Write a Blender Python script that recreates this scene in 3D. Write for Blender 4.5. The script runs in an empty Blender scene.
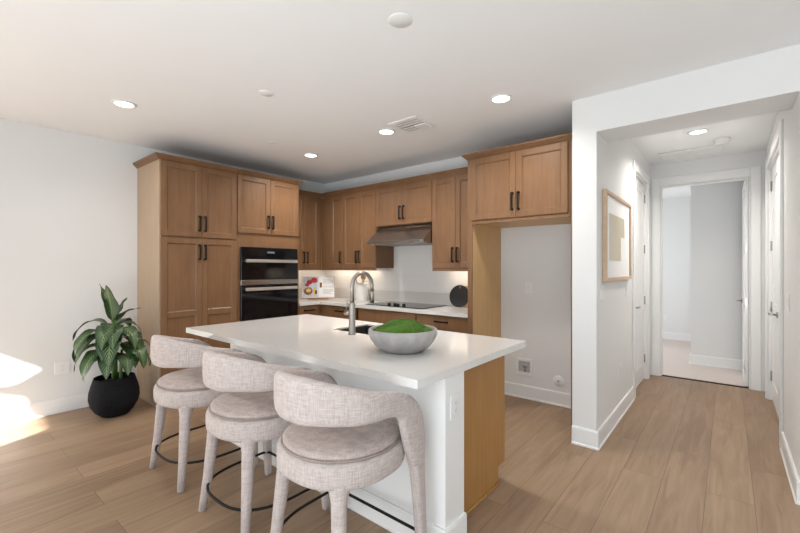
import bpy, bmesh, math, random
from mathutils import Vector, Matrix
PI = math.pi
random.seed(7)
SC = bpy.context.scene
COL = SC.collection

# ------------------------------------------------------------------ camera
cam_d = bpy.data.cameras.new('camera')
cam = bpy.data.objects.new('camera', cam_d)
COL.objects.link(cam)
cam.location = (0, 0, 1.41)
cam.rotation_euler = (PI/2, 0, math.atan2(328, 397))
cam_d.sensor_width = 36.0
cam_d.lens = 36.0*397/800
cam_d.shift_y = 0.0006
cam_d.clip_start = 0.02
SC.camera = cam

# ------------------------------------------------------------------ light
SC.view_settings.view_transform = 'Standard'
SC.view_settings.look = 'None'
SC.view_settings.gamma = 1.0
SC.view_settings.use_curve_mapping = False
SC.view_settings.exposure = 0.16

W = bpy.data.worlds.new('sky')
SC.world = W
W.use_nodes = True
W.node_tree.nodes['Background'].inputs[0].default_value = (0.93, 0.965, 1.0, 1)
W.node_tree.nodes['Background'].inputs[1].default_value = 0.8

def light(name, kind, loc, energy, color=(1, 1, 1), rot=(0, 0, 0), parent=None, **kw):
    d = bpy.data.lights.new(name, kind)
    d.energy = energy
    d.color = color
    for k, v in kw.items():
        setattr(d, k, v)
    o = bpy.data.objects.new(name, d)
    COL.objects.link(o)
    o.location = loc
    o.rotation_euler = rot
    if parent:
        o.parent = parent
    return o

# sun, low, through the shaped left openings of the window wall behind the camera
SUN_D = Vector((-.45, .893, -.40))
sun = light('sun', 'SUN', (6, -8, 6), 30.0, (1.0, 0.97, 0.92), SUN_D.to_track_quat('-Z', 'Y').to_euler(), angle=math.radians(0.5))
# daylight in the big sliding-door openings behind the camera and to its right
light('daylight_slider', 'AREA', (-0.1, -3.42, 1.25), 47, (0.86, 0.94, 1.0), (PI/2, 0, 0), shape='RECTANGLE', size=4.3, size_y=2.3)
light('daylight_right', 'AREA', (2.62, -1.6, 1.3), 10, (0.86, 0.94, 1.0), (PI/2, 0, PI/2), shape='RECTANGLE', size=2.6, size_y=2.0)
# added upward fill lamp, standing in for bounce off the floor inside those doors
light('bounce_fill', 'AREA', (0.5, -1.4, .12), 205, (0.83, 0.925, 1.0), (math.radians(164), 0, 0), shape='RECTANGLE', size=4.2, size_y=2.2)
# window of the bedroom beyond the hall
light('daylight_bedroom', 'AREA', (-2.42, 7.6, 1.4), 34, (0.93, 0.96, 1.0), (PI/2, 0, -PI/2), shape='RECTANGLE', size=1.8, size_y=1.5)

# ------------------------------------------------------------------ materials
def new_mat(name):
    m = bpy.data.materials.new(name)
    m.use_nodes = True
    return m, m.node_tree, m.node_tree.nodes['Principled BSDF']

def plain(name, col, rough=0.5, metal=0.0, noise=0.03, nscale=30, bump=0.0, spec=None, bscale=None, coat=0):
    m, nt, b = new_mat(name)
    n = nt.nodes
    tc = n.new('ShaderNodeTexCoord')
    nz = n.new('ShaderNodeTexNoise')
    nz.inputs['Scale'].default_value = nscale
    nz.inputs['Detail'].default_value = 4
    nt.links.new(tc.outputs['Object'], nz.inputs['Vector'])
    r = n.new('ShaderNodeValToRGB')
    r.color_ramp.elements[0].position = 0.3
    r.color_ramp.elements[1].position = 0.7
    r.color_ramp.elements[0].color = tuple(max(0, c*(1-noise)) for c in col) + (1,)
    r.color_ramp.elements[1].color = tuple(min(1, c*(1+noise)) for c in col) + (1,)
    nt.links.new(nz.outputs['Fac'], r.inputs['Fac'])
    nt.links.new(r.outputs['Color'], b.inputs['Base Color'])
    b.inputs['Roughness'].default_value = rough
    b.inputs['Metallic'].default_value = metal
    if spec is not None:
        b.inputs['Specular IOR Level'].default_value = spec
    if coat:
        b.inputs['Coat Weight'].default_value = coat
        b.inputs['Coat Roughness'].default_value = 0.1
    if bump:
        bz = n.new('ShaderNodeTexNoise')
        bz.inputs['Scale'].default_value = bscale or nscale
        bz.inputs['Detail'].default_value = 3
        nt.links.new(tc.outputs['Object'], bz.inputs['Vector'])
        bp = n.new('ShaderNodeBump')
        bp.inputs['Strength'].default_value = bump
        bp.inputs['Distance'].default_value = 0.004
        nt.links.new(bz.outputs['Fac'], bp.inputs['Height'])
        nt.links.new(bp.outputs['Normal'], b.inputs['Normal'])
    return m

def wood(name, c0, c1, rough=0.42, scale=(22, 22, 1.6), spec=0.35):
    m, nt, b = new_mat(name)
    n, L = nt.nodes, nt.links
    tc = n.new('ShaderNodeTexCoord')
    mp = n.new('ShaderNodeMapping')
    mp.inputs['Scale'].default_value = scale
    L.new(tc.outputs['Object'], mp.inputs['Vector'])
    nz = n.new('ShaderNodeTexNoise')
    nz.inputs['Scale'].default_value = 1.6
    nz.inputs['Detail'].default_value = 6
    nz.inputs['Roughness'].default_value = 0.6
    nz.inputs['Distortion'].default_value = 0.4
    L.new(mp.outputs['Vector'], nz.inputs['Vector'])
    nz2 = n.new('ShaderNodeTexNoise')
    nz2.inputs['Scale'].default_value = 3.0
    nz2.inputs['Detail'].default_value = 2
    L.new(tc.outputs['Object'], nz2.inputs['Vector'])
    mx = n.new('ShaderNodeMath')
    mx.operation = 'MULTIPLY_ADD'
    mx.inputs[1].default_value = 0.6
    L.new(nz.outputs['Fac'], mx.inputs[0])
    ml = n.new('ShaderNodeMath')
    ml.operation = 'MULTIPLY'
    ml.inputs[1].default_value = 0.4
    L.new(nz2.outputs['Fac'], ml.inputs[0])
    L.new(ml.outputs[0], mx.inputs[2])
    r = n.new('ShaderNodeValToRGB')
    r.color_ramp.elements[0].position = 0.32
    r.color_ramp.elements[1].position = 0.68
    r.color_ramp.elements[0].color = c0 + (1,)
    r.color_ramp.elements[1].color = c1 + (1,)
    L.new(mx.outputs[0], r.inputs['Fac'])
    L.new(r.outputs['Color'], b.inputs['Base Color'])
    b.inputs['Roughness'].default_value = rough
    b.inputs['Specular IOR Level'].default_value = spec
    return m

def floor_mat():
    m, nt, b = new_mat('oak_planks')
    n, L = nt.nodes, nt.links
    tc = n.new('ShaderNodeTexCoord')
    sx = n.new('ShaderNodeSeparateXYZ')
    L.new(tc.outputs['Object'], sx.inputs[0])
    ax = n.new('ShaderNodeMath'); ax.operation = 'ADD'; ax.inputs[1].default_value = 10.0 + 0.107 + 0.0*0.229 + (0.229*44 - 10.0) % 0.229
    L.new(sx.outputs['X'], ax.inputs[0])
    ay = n.new('ShaderNodeMath'); ay.operation = 'ADD'; ay.inputs[1].default_value = 11.3
    L.new(sx.outputs['Y'], ay.inputs[0])
    cb = n.new('ShaderNodeCombineXYZ')
    L.new(ay.outputs[0], cb.inputs['X']); L.new(ax.outputs[0], cb.inputs['Y'])
    br = n.new('ShaderNodeTexBrick')
    br.offset = 0.37; br.offset_frequency = 2; br.squash = 1.0
    br.inputs['Scale'].default_value = 1.0
    br.inputs['Brick Width'].default_value = 1.5
    br.inputs['Row Height'].default_value = 0.229
    br.inputs['Mortar Size'].default_value = 0.0016
    br.inputs['Mortar Smooth'].default_value = 0.3
    br.inputs['Bias'].default_value = 0.0
    br.inputs['Color1'].default_value = (0.355, 0.245, 0.162, 1)
    br.inputs['Color2'].default_value = (0.285, 0.193, 0.127, 1)
    br.inputs['Mortar'].default_value = (0.16, 0.105, 0.065, 1)
    L.new(cb.outputs[0], br.inputs['Vector'])
    # per-plank shift for the grain
    mp = n.new('ShaderNodeMapping'); mp.inputs['Scale'].default_value = (1.1, 13, 1)
    L.new(cb.outputs[0], mp.inputs['Vector'])
    sh = n.new('ShaderNodeVectorMath'); sh.operation = 'MULTIPLY_ADD'
    sh.inputs[1].default_value = (40, 40, 40)
    L.new(br.outputs['Color'], sh.inputs[0]); L.new(mp.outputs[0], sh.inputs[2])
    g = n.new('ShaderNodeTexNoise'); g.inputs['Scale'].default_value = 1.5; g.inputs['Detail'].default_value = 7; g.inputs['Roughness'].default_value = 0.62; g.inputs['Distortion'].default_value = 0.9
    L.new(sh.outputs[0], g.inputs['Vector'])
    rr = n.new('ShaderNodeValToRGB')
    rr.color_ramp.elements[0].position = 0.28; rr.color_ramp.elements[0].color = (0.76, 0.72, 0.67, 1)
    rr.color_ramp.elements[1].position = 0.66; rr.color_ramp.elements[1].color = (1.1, 1.09, 1.07, 1)
    L.new(g.outputs['Fac'], rr.inputs['Fac'])
    mm = n.new('ShaderNodeMix'); mm.data_type = 'RGBA'; mm.blend_type = 'MULTIPLY'; mm.inputs[0].default_value = 1.0
    L.new(br.outputs['Color'], mm.inputs[6]); L.new(rr.outputs['Color'], mm.inputs[7])
    L.new(mm.outputs[2], b.inputs['Base Color'])
    b.inputs['Roughness'].default_value = 0.48
    b.inputs['Specular IOR Level'].default_value = 0.35
    bp = n.new('ShaderNodeBump'); bp.inputs['Strength'].default_value = 0.25; bp.inputs['Distance'].default_value = 0.002; bp.invert = True
    L.new(br.outputs['Fac'], bp.inputs['Height']); L.new(bp.outputs['Normal'], b.inputs['Normal'])
    return m

def fabric(name, dark, light_, scale=180):
    m, nt, b = new_mat(name)
    n, L = nt.nodes, nt.links
    tc = n.new('ShaderNodeTexCoord')
    acc = None
    for sc in ((scale*1.0, scale*1.0, scale*0.10), (scale*0.12, scale*0.12, scale*1.0)):
        mp = n.new('ShaderNodeMapping'); mp.inputs['Scale'].default_value = sc
        L.new(tc.outputs['Object'], mp.inputs['Vector'])
        nz = n.new('ShaderNodeTexNoise'); nz.inputs['Scale'].default_value = 1.0; nz.inputs['Detail'].default_value = 2
        L.new(mp.outputs[0], nz.inputs['Vector'])
        if acc is None:
            acc = nz
        else:
            ad = n.new('ShaderNodeMath'); ad.operation = 'ADD'
            L.new(acc.outputs['Fac'], ad.inputs[0]); L.new(nz.outputs['Fac'], ad.inputs[1])
            acc = ad
    hv = n.new('ShaderNodeMath'); hv.operation = 'MULTIPLY'; hv.inputs[1].default_value = 0.5
    L.new(acc.outputs[0], hv.inputs[0])
    r = n.new('ShaderNodeValToRGB')
    r.color_ramp.elements[0].position = 0.36; r.color_ramp.elements[0].color = dark + (1,)
    r.color_ramp.elements[1].position = 0.62; r.color_ramp.elements[1].color = light_ + (1,)
    L.new(hv.outputs[0], r.inputs['Fac']); L.new(r.outputs['Color'], b.inputs['Base Color'])
    b.inputs['Roughness'].default_value = 0.95
    b.inputs['Specular IOR Level'].default_value = 0.1
    b.inputs['Sheen Weight'].default_value = 0.2
    bp = n.new('ShaderNodeBump'); bp.inputs['Strength'].default_value = 0.35; bp.inputs['Distance'].default_value = 0.002
    L.new(hv.outputs[0], bp.inputs['Height']); L.new(bp.outputs['Normal'], b.inputs['Normal'])
    return m

def leaf_mat():
    m, nt, b = new_mat('dieffenbachia_leaf')
    n, L = nt.nodes, nt.links
    uv = n.new('ShaderNodeUVMap')
    s = n.new('ShaderNodeSeparateXYZ'); L.new(uv.outputs[0], s.inputs[0])
    # u in 0..1 across (0.5 = midrib), v along
    c = n.new('ShaderNodeMath'); c.operation = 'SUBTRACT'; c.inputs[1].default_value = 0.5; L.new(s.outputs['X'], c.inputs[0])
    a = n.new('ShaderNodeMath'); a.operation = 'ABSOLUTE'; L.new(c.outputs[0], a.inputs[0])
    ph = n.new('ShaderNodeMath'); ph.operation = 'MULTIPLY_ADD'; ph.inputs[1].default_value = -0.45
    L.new(a.outputs[0], ph.inputs[0]); L.new(s.outputs['Y'], ph.inputs[2])
    ml = n.new('ShaderNodeMath'); ml.operation = 'MULTIPLY'; ml.inputs[1].default_value = 78.0; L.new(ph.outputs[0], ml.inputs[0])
    sn = n.new('ShaderNodeMath'); sn.operation = 'SINE'; L.new(ml.outputs[0], sn.inputs[0])
    st = n.new('ShaderNodeMapRange'); st.inputs['From Min'].default_value = 0.35; st.inputs['From Max'].default_value = 1.0
    L.new(sn.outputs[0], st.inputs['Value'])
    ed = n.new('ShaderNodeMapRange'); ed.inputs['From Min'].default_value = 0.40; ed.inputs['From Max'].default_value = 0.16
    L.new(a.outputs[0], ed.inputs['Value'])
    k = n.new('ShaderNodeMath'); k.operation = 'MULTIPLY'; L.new(st.outputs[0], k.inputs[0]); L.new(ed.outputs[0], k.inputs[1])
    mid = n.new('ShaderNodeMapRange'); mid.inputs['From Min'].default_value = 0.03; mid.inputs['From Max'].default_value = 0.012
    L.new(a.outputs[0], mid.inputs['Value'])
    mxm = n.new('ShaderNodeMath'); mxm.operation = 'MAXIMUM'; L.new(k.outputs[0], mxm.inputs[0]); L.new(mid.outputs[0], mxm.inputs[1])
    mx = n.new('ShaderNodeMix'); mx.data_type = 'RGBA'
    mx.inputs[6].default_value = (0.022, 0.060, 0.018, 1); mx.inputs[7].default_value = (0.22, 0.31, 0.12, 1)
    L.new(mxm.outputs[0], mx.inputs[0]); L.new(mx.outputs[2], b.inputs['Base Color'])
    b.inputs['Roughness'].default_value = 0.38
    return m

def tile_mat():
    m, nt, b = new_mat('white_tile')
    n, L = nt.nodes, nt.links
    tc = n.new('ShaderNodeTexCoord')
    s = n.new('ShaderNodeSeparateXYZ'); L.new(tc.outputs['Object'], s.inputs[0])
    ad = n.new('ShaderNodeMath'); ad.operation = 'ADD'; L.new(s.outputs['X'], ad.inputs[0]); L.new(s.outputs['Y'], ad.inputs[1])
    cb = n.new('ShaderNodeCombineXYZ'); L.new(ad.outputs[0], cb.inputs['X']); L.new(s.outputs['Z'], cb.inputs['Y'])
    br = n.new('ShaderNodeTexBrick'); br.inputs['Scale'].default_value = 1.0
    br.inputs['Brick Width'].default_value = 0.30; br.inputs['Row Height'].default_value = 0.10; br.inputs['Mortar Size'].default_value = 0.0015
    br.inputs['Color1'].default_value = (0.85, 0.85, 0.84, 1); br.inputs['Color2'].default_value = (0.84, 0.84, 0.83, 1); br.inputs['Mortar'].default_value = (0.76, 0.76, 0.75, 1)
    L.new(cb.outputs[0], br.inputs['Vector']); L.new(br.outputs['Color'], b.inputs['Base Color'])
    b.inputs['Roughness'].default_value = 0.25
    return m

def emis(name, col, strength):
    m, nt, b = new_mat(name)
    b.inputs['Base Color'].default_value = (0.9, 0.9, 0.9, 1)
    b.inputs['Emission Color'].default_value = col + (1,)
    b.inputs['Emission Strength'].default_value = strength
    return m

M = {}
M['wall'] = plain('wall_paint', (0.75, 0.75, 0.74), 0.75, noise=0.008, nscale=3, bump=0.05, bscale=160)
M['ceil'] = plain('ceiling_paint', (0.855, 0.86, 0.86), 0.85, noise=0.006, nscale=3)
M['trim'] = plain('trim_paint', (0.82, 0.82, 0.81), 0.4, noise=0.005)
M['floor'] = floor_mat()
M['carpet'] = plain('carpet', (0.62, 0.54, 0.49), 0.98, noise=0.12, nscale=220, bump=0.4, bscale=300)
M['wood'] = wood('stained_maple', (0.172, 0.086, 0.040), (0.238, 0.128, 0.063))
M['woodlit'] = wood('stained_maple_lit', (0.40, 0.29, 0.19), (0.47, 0.35, 0.24))  # paler copy of the stained maple, grazing light put into the colour
M['veneer'] = wood('veneer_panel', (0.60, 0.37, 0.16), (0.69, 0.45, 0.21), scale=(30, 30, 1.2))
M['isl_panel'] = wood('island_panel_wood', (0.34, 0.17, 0.05), (0.43, 0.225, 0.075), scale=(26, 26, 1.2))
M['kick'] = plain('toe_kick', (0.10, 0.06, 0.035), 0.7)
M['bronze'] = plain('black_bronze', (0.008, 0.007, 0.006), 0.55, 0.0, spec=0.25)
M['quartz'] = plain('white_quartz', (0.72, 0.71, 0.69), 0.16, noise=0.02, nscale=60, coat=0.3)
M['steel'] = plain('stainless', (0.42, 0.405, 0.39), 0.26, 1.0, noise=0.05, nscale=80)
M['nickel'] = plain('brushed_nickel', (0.40, 0.38, 0.355), 0.28, 1.0)
M['blackglass'] = plain('black_glass', (0.006, 0.006, 0.007), 0.06, noise=0, spec=0.5)
M['black'] = plain('matte_black', (0.018, 0.018, 0.019), 0.55)
M['sinkmat'] = plain('dark_composite_sink', (0.035, 0.033, 0.032), 0.5)
M['fabric'] = fabric('oatmeal_boucle', (0.40, 0.335, 0.31), (0.555, 0.485, 0.455))
M['fabric2'] = fabric('oatmeal_seat', (0.35, 0.28, 0.255), (0.49, 0.415, 0.385))
M['pipe'] = fabric('piping_cloth', (0.26, 0.20, 0.17), (0.36, 0.29, 0.25))
M['pot'] = plain('charcoal_pot', (0.010, 0.010, 0.012), 0.85, spec=0.15, noise=0.25, nscale=60, bump=0.3, bscale=40)
M['soil'] = plain('soil', (0.03, 0.02, 0.013), 0.95, noise=0.5, nscale=90, bump=0.8, bscale=90)
M['leaf'] = leaf_mat()
M['stem'] = plain('stem_green', (0.10, 0.20, 0.05), 0.5, noise=0.2, nscale=20)
M['bowl'] = plain('stone_bowl', (0.37, 0.352, 0.34), 0.8, noise=0.16, nscale=14, bump=0.25, bscale=30)
M['moss'] = plain('moss', (0.065, 0.155, 0.012), 0.95, noise=0.5, nscale=160, bump=1.0, bscale=170)
M['white'] = plain('white_plastic', (0.80, 0.80, 0.79), 0.35, noise=0.0)
M['greyslot'] = plain('grey_slot', (0.35, 0.35, 0.35), 0.5)
M['ceramic'] = plain('white_ceramic', (0.85, 0.84, 0.82), 0.3, noise=0.0)
M['tile'] = tile_mat()
M['frame'] = wood('oak_frame', (0.52, 0.36, 0.24), (0.62, 0.45, 0.32), scale=(30, 4, 30))
M['mat'] = plain('mat_board', (0.86, 0.86, 0.85), 0.8, noise=0.0)
M['art'] = wood('art_beige', (0.56, 0.50, 0.38), (0.60, 0.54, 0.42), scale=(2, 60, 1))
M['spoon'] = wood('spoon_wood', (0.33, 0.18, 0.09), (0.42, 0.25, 0.13))
M['board'] = wood('board_wood', (0.50, 0.32, 0.18), (0.58, 0.39, 0.23))
M['paper'] = plain('paper', (0.84, 0.84, 0.83), 0.7, noise=0.01)
M['ink'] = plain('grey_ink', (0.42, 0.42, 0.44), 0.8)
M['red'] = plain('red_fruit', (0.50, 0.02, 0.02), 0.5, noise=0.4, nscale=90)
M['brown'] = plain('brown_food', (0.22, 0.09, 0.04), 0.6, noise=0.5, nscale=120)
M['photo_blue'] = plain('photo_cloth', (0.55, 0.58, 0.66), 0.7, noise=0.25, nscale=50)
M['yellow'] = plain('yellow_food', (0.75, 0.50, 0.12), 0.6, noise=0.3, nscale=90)
M['green'] = plain('green_food', (0.12, 0.25, 0.05), 0.6, noise=0.3)
M['handlesteel'] = plain('polished_steel', (0.78, 0.77, 0.75), 0.3, 0.85)
M['led'] = emis('downlight_lens', (1.0, 0.96, 0.9), 6.0)
M['ledwarm'] = emis('strip_lens', (1.0, 0.86, 0.7), 4.0)
M['display'] = plain('oven_display', (.16, .2, .24), .4)
M['darkgap'] = plain('dark_gap', (0.03, 0.02, 0.015), 0.8)

# ------------------------------------------------------------------ mesh helpers
class MB:
    def __init__(self):
        self.bm = bmesh.new()
        self.mats = []
        self.uv = None
    def mi(self, m):
        if m is None:
            return 0
        if m not in self.mats:
            self.mats.append(m)
        return self.mats.index(m)
    def box(self, a, b, bev=0.0, mat=None, seg=1):
        x0, y0, z0 = [min(p, q) for p, q in zip(a, b)]
        x1, y1, z1 = [max(p, q) for p, q in zip(a, b)]
        t = bmesh.new()
        bmesh.ops.create_cube(t, size=1.0)
        for v in t.verts:
            v.co = Vector(((x0+x1)/2 + v.co.x*(x1-x0), (y0+y1)/2 + v.co.y*(y1-y0), (z0+z1)/2 + v.co.z*(z1-z0)))
        if bev:
            bmesh.ops.bevel(t, geom=list(t.edges), offset=bev, segments=seg, affect='EDGES', profile=0.5)
        self.merge(t, mat)
        return self
    def merge(self, t, mat=None, smooth=False, mtx=None):
        i = self.mi(mat)
        vm = {}
        for v in t.verts:
            vm[v] = self.bm.verts.new(mtx @ v.co if mtx else v.co)
        for f in t.faces:
            try:
                nf = self.bm.faces.new([vm[v] for v in f.verts])
            except ValueError:
                continue
            nf.material_index = i
            nf.smooth = smooth or f.smooth
        t.free()
    def grid(self, rows, closed_u=False, closed_v=False, cap=False, mat=None, smooth=True, uvs=None):
        """rows of points -> quads"""
        i = self.mi(mat)
        V = [[self.bm.verts.new(p) for p in r] for r in rows]
        nr, nc = len(V), len(V[0])
        if uvs and self.uv is None:
            self.uv = self.bm.loops.layers.uv.new('UVMap')
        for a in range(nr if closed_u else nr-1):
            for b in range(nc if closed_v else nc-1):
                a2, b2 = (a+1) % nr, (b+1) % nc
                try:
                    f = self.bm.faces.new((V[a][b], V[a][b2], V[a2][b2], V[a2][b]))
                except ValueError:
                    continue
                f.material_index = i; f.smooth = smooth
                if uvs:
                    for lp, (ra, cb) in zip(f.loops, ((a, b), (a, b2), (a2, b2), (a2, b))):
                        lp[self.uv].uv = uvs[ra][cb]
        if cap:
            for r in (V[0][::-1], V[-1]):
                try:
                    f = self.bm.faces.new(r)
                    f.material_index = i
                except ValueError:
                    pass
        return self
    def lathe(self, prof, n=40, c=(0, 0, 0), mat=None, rx=1, ry=1, caps=True):
        rows = []
        for r, z in prof:
            rows.append([Vector((c[0]+rx*max(r, 1e-4)*math.cos(2*PI*k/n), c[1]+ry*max(r, 1e-4)*math.sin(2*PI*k/n), c[2]+z)) for k in range(n)])
        return self.grid(rows, closed_v=True, cap=caps, mat=mat)
    def tube(self, pts, rad, n=12, closed=False, mat=None, cap=True):
        pts = [Vector(p) for p in pts]
        N = len(pts)
        rads = rad if isinstance(rad, (list, tuple)) else [rad]*N
        rows = []
        prev = None
        for i, p in enumerate(pts):
            if closed:
                t = (pts[(i+1) % N]-pts[i-1]).normalized()
            else:
                t = (pts[min(i+1, N-1)]-pts[max(i-1, 0)]).normalized()
            if prev is None:
                up = Vector((0, 0, 1)) if abs(t.z) < 0.9 else Vector((1, 0, 0))
                a = t.cross(up).normalized()
            else:
                a = (prev - t*prev.dot(t)).normalized()
            prev = a
            b = t.cross(a)
            rows.append([p + rads[i]*(math.cos(2*PI*k/n)*a + math.sin(2*PI*k/n)*b) for k in range(n)])
        return self.grid(rows, closed_u=closed, closed_v=True, cap=cap and not closed, mat=mat)
    def poly(self, pts, thick, axis, mat=None, holes=()):
        """polygon extruded along axis vector; pts 3-D"""
        t = bmesh.new()
        ax = Vector(axis)
        edges = []
        for loop in [pts] + list(holes):
            vs = [t.verts.new(p) for p in loop]
            for k in range(len(vs)):
                edges.append(t.edges.new((vs[k], vs[(k+1) % len(vs)])))
        bmesh.ops.triangle_fill(t, use_beauty=True, use_dissolve=False, edges=edges)
        r = bmesh.ops.extrude_face_region(t, geom=list(t.faces))
        for v in r['geom']:
            if isinstance(v, bmesh.types.BMVert):
                v.co += ax*thick
        bmesh.ops.recalc_face_normals(t, faces=list(t.faces))
        self.merge(t, mat)
        return self
    def sweep(self, path, prof, mat=None, inward=False):
        """moulding: plan path [(x,y)...] open, profile [(out,z)...]; out = to the right of travel"""
        P = [Vector((p[0], p[1])) for p in path]
        rows = []
        for i, p in enumerate(P):
            ds = []
            if i > 0: ds.append((P[i]-P[i-1]).normalized())
            if i < len(P)-1: ds.append((P[i+1]-P[i]).normalized())
            ns = [Vector((d.y, -d.x)) for d in ds]
            if len(ns) == 2:
                m = (ns[0]+ns[1]); m = m/(1+ns[0].dot(ns[1]))
            else:
                m = ns[0]
            rows.append([Vector((p.x+m.x*o, p.y+m.y*o, z)) for o, z in prof])
        return self.grid(rows, closed_v=True, cap=True, mat=mat, smooth=False)
    def build(self, name, mat=None, parent=None, smooth=None):
        me = bpy.data.meshes.new(name)
        bmesh.ops.recalc_face_normals(self.bm, faces=list(self.bm.faces))
        if smooth is not None:
            for f in self.bm.faces: f.smooth = smooth
        self.bm.to_mesh(me)
        self.bm.free()
        ms = self.mats if self.mats else []
        if ms and mat is not None and ms[0] != mat and False:
            pass
        if not ms:
            ms = [mat]
        for m in ms:
            me.materials.append(m)
        o = bpy.data.objects.new(name, me)
        COL.objects.link(o)
        if parent:
            o.parent = parent
        return o

def tag(o, label, cat, group=None, kind=None):
    o['label'] = label
    o['category'] = cat
    if group: o['group'] = group
    if kind: o['kind'] = kind
    return o

def thing(name, label, cat, loc=(0, 0, 0), rz=0.0, group=None):
    o = bpy.data.objects.new(name, None)
    COL.objects.link(o)
    o.empty_display_size = 0.1
    o.location = loc
    o.rotation_euler = (0, 0, rz)
    return tag(o, label, cat, group)

def struct(name, mb, mat, parent=None, label=None):
    o = mb.build(name, mat, parent)
    if not parent:
        o['kind'] = 'structure'
        if label: o['label'] = label
    return o

def copy_tree(o, parent=None):
    c = o.copy()
    COL.objects.link(c)
    if parent is not None: c.parent = parent
    for ch in list(o.children):
        copy_tree(ch, c)
    return c

# ------------------------------------------------------------------ room shell
XL, YB, ZC = -5.0, 4.15, 2.74
HL, HR, HF, HE = -0.785, 0.33, 3.34, 6.10
XR, YF = 2.7, -3.5
struct('floor', MB().box((XL-.15, YF-.15, -.12), (XR+.15, HE+.06, 0)), M['floor'], label='light oak wide plank floor running towards the hall')
struct('floor_bedroom', MB().box((-2.6, HE+.06, -.12), (1.3, 9.5, 0.004)), M['carpet'], label='beige carpet of the bedroom beyond the hall')
struct('ceiling', MB().box((XL-.15, YF-.15, ZC), (XR+.15, 9.5, ZC+.12)), M['ceil'], label='flat white ceiling')
struct('wall_left', MB().box((XL-.15, YF, 0), (XL, YB+.15, ZC)), M['wall'], label='plain white wall behind the potted plant')
struct('wall_back', MB().box((XL, YB, 0), (HL-.18, YB+.15, ZC)), M['wall'], label='white wall behind the cooktop and fridge recess')
m = MB()
m.box((HL-.18, HF, 0), (HL, 4.93, ZC)); m.box((HL-.18, 5.83, 0), (HL, HE+.12, ZC)); m.box((HL-.18, 4.93, 2.46), (HL, 5.83, ZC))
struct('wall_hall_left', m, M['wall'], label='white wall end and hall wall where the framed print hangs')
m = MB()
m.box((HL, HE, 0), (-.675, HE+.12, ZC)); m.box((.20, HE, 0), (.50, HE+.12, ZC)); m.box((-.675, HE, 2.45), (.20, HE+.12, ZC))
struct('wall_hall_end', m, M['wall'], label='white end wall of the hall around the bedroom doorway')
m = MB()
m.box((HR, HF, 0), (HR+.17, 4.33, ZC)); m.box((HR, 5.75, 0), (HR+.17, HE, ZC)); m.box((HR, 4.33, 2.46), (HR+.17, 5.75, ZC))
struct('wall_hall_right', m, M['wall'], label='white right hand wall of the hall')
struct('wall_header', MB().box((HL, HF, 2.46), (HR, 3.70, ZC)), M['wall'], label='white dropped header over the hall opening')
struct('wall_front_right', MB().box((HR+.17, HF, 0), (XR, HF+.15, ZC)), M['wall'])
# unseen window wall: left openings cut to shape the sun patch, sliding doors right
lo = [(-4.5, YF, .05), (-2.43, YF, .05), (-2.43, YF, 1.889), (-2.88, YF, 1.90), (-2.896, YF, 1.945), (-2.924, YF, 2.058), (-3.006, YF, 2.042), (-4.5, YF, 2.02)]
up = [(-2.866, YF, 2.352), (-3.006, YF, 2.407), (-4.5, YF, 2.42), (-4.5, YF, 2.12), (-3.006, YF, 2.122), (-2.95, YF, 2.18)]
sl = [(-2.2, YF, .02), (2.2, YF, .02), (2.2, YF, 2.45), (-2.2, YF, 2.45)]
struct('wall_behind', MB().poly([(XL, YF, 0), (XR, YF, 0), (XR, YF, ZC), (XL, YF, ZC)], .02, (0, -1, 0), holes=(lo, up, sl)), M['wall'])
m = MB()
for x in (-2.2, -.76, .70, 2.14):
    m.box((x, YF-.10, .02), (x+.06, YF-.04, 2.45))
m.box((-2.14, YF-.10, 2.40), (2.14, YF-.04, 2.45))
struct('window_1', m, M['white'])
win = [(XR, -2.9, .3), (XR, -.35, .3), (XR, -.35, 2.3), (XR, -2.9, 2.3)]
struct('wall_right', MB().poly([(XR, YF, 0), (XR, HF, 0), (XR, HF, ZC), (XR, YF, ZC)], .15, (1, 0, 0), holes=(win,)), M['wall'])
# unseen roof added outside to keep direct sun out of the other openings
k_ = 6.6
struct('sun_block_roof', MB().poly([(-2.33, YF-.16, 2.62), (-2.33+.45*k_, YF-.16-.893*k_, 2.62), (9, YF-.16-.893*k_, 2.62), (9, HF, 2.62), (XR+.17, HF, 2.62), (XR+.17, YF-.16, 2.62)], .1, (0, 0, 1)), M['ceil'])

# bedroom beyond
struct('wall_bedroom', MB().box((-.42, 7.15, 0), (1.15, 9.3, ZC)), M['wall'], label='white projecting bedroom wall seen through the doorway')
struct('wall_bedroom_far', MB().box((-2.6, 9.3, 0), (-.42, 9.45, ZC)), M['wall'], label='far white bedroom wall seen through the doorway')
struct('wall_bedroom_left', MB().box((-2.6, HE+.12, 0), (-2.45, 9.3, ZC)), M['wall'])
struct('wall_bedroom_right', MB().box((1.15, HE+.12, 0), (1.3, 9.45, ZC)), M['wall'])
m = MB(); m.box((-2.45, HE+.02, 0), (HL-.18, HE+.12, ZC)); m.box((.5, HE, 0), (1.15, HE+.12, ZC))
struct('wall_bedroom_front', m, M['wall'])

# baseboards
def base(name, path, h=.14, t=.016):
    return struct(name, MB().sweep(path, [(0, 0), (t+.006, 0), (t+.006, .012), (t, .018), (t, h-.012), (t-.005, h), (0, h)]), M['trim'])
base('baseboard_left', [(XL, 1.510), (XL, YF)][::-1])
base('baseboard_back', [(-1.957, YB), (-1.03, YB)])
base('baseboard_hall_left', [(HL-.18, HF), (HL, HF), (HL, 4.84)])
base('baseboard_hall_right', [(HR, 4.24), (HR, HF), (XR, HF)])
base('baseboard_bedroom', [(-.42, 9.3), (-.42, 7.15), (1.15, 7.15)])
base('baseboard_bedroom_far', [(-2.45, 9.3), (-.42, 9.3)])

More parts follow.
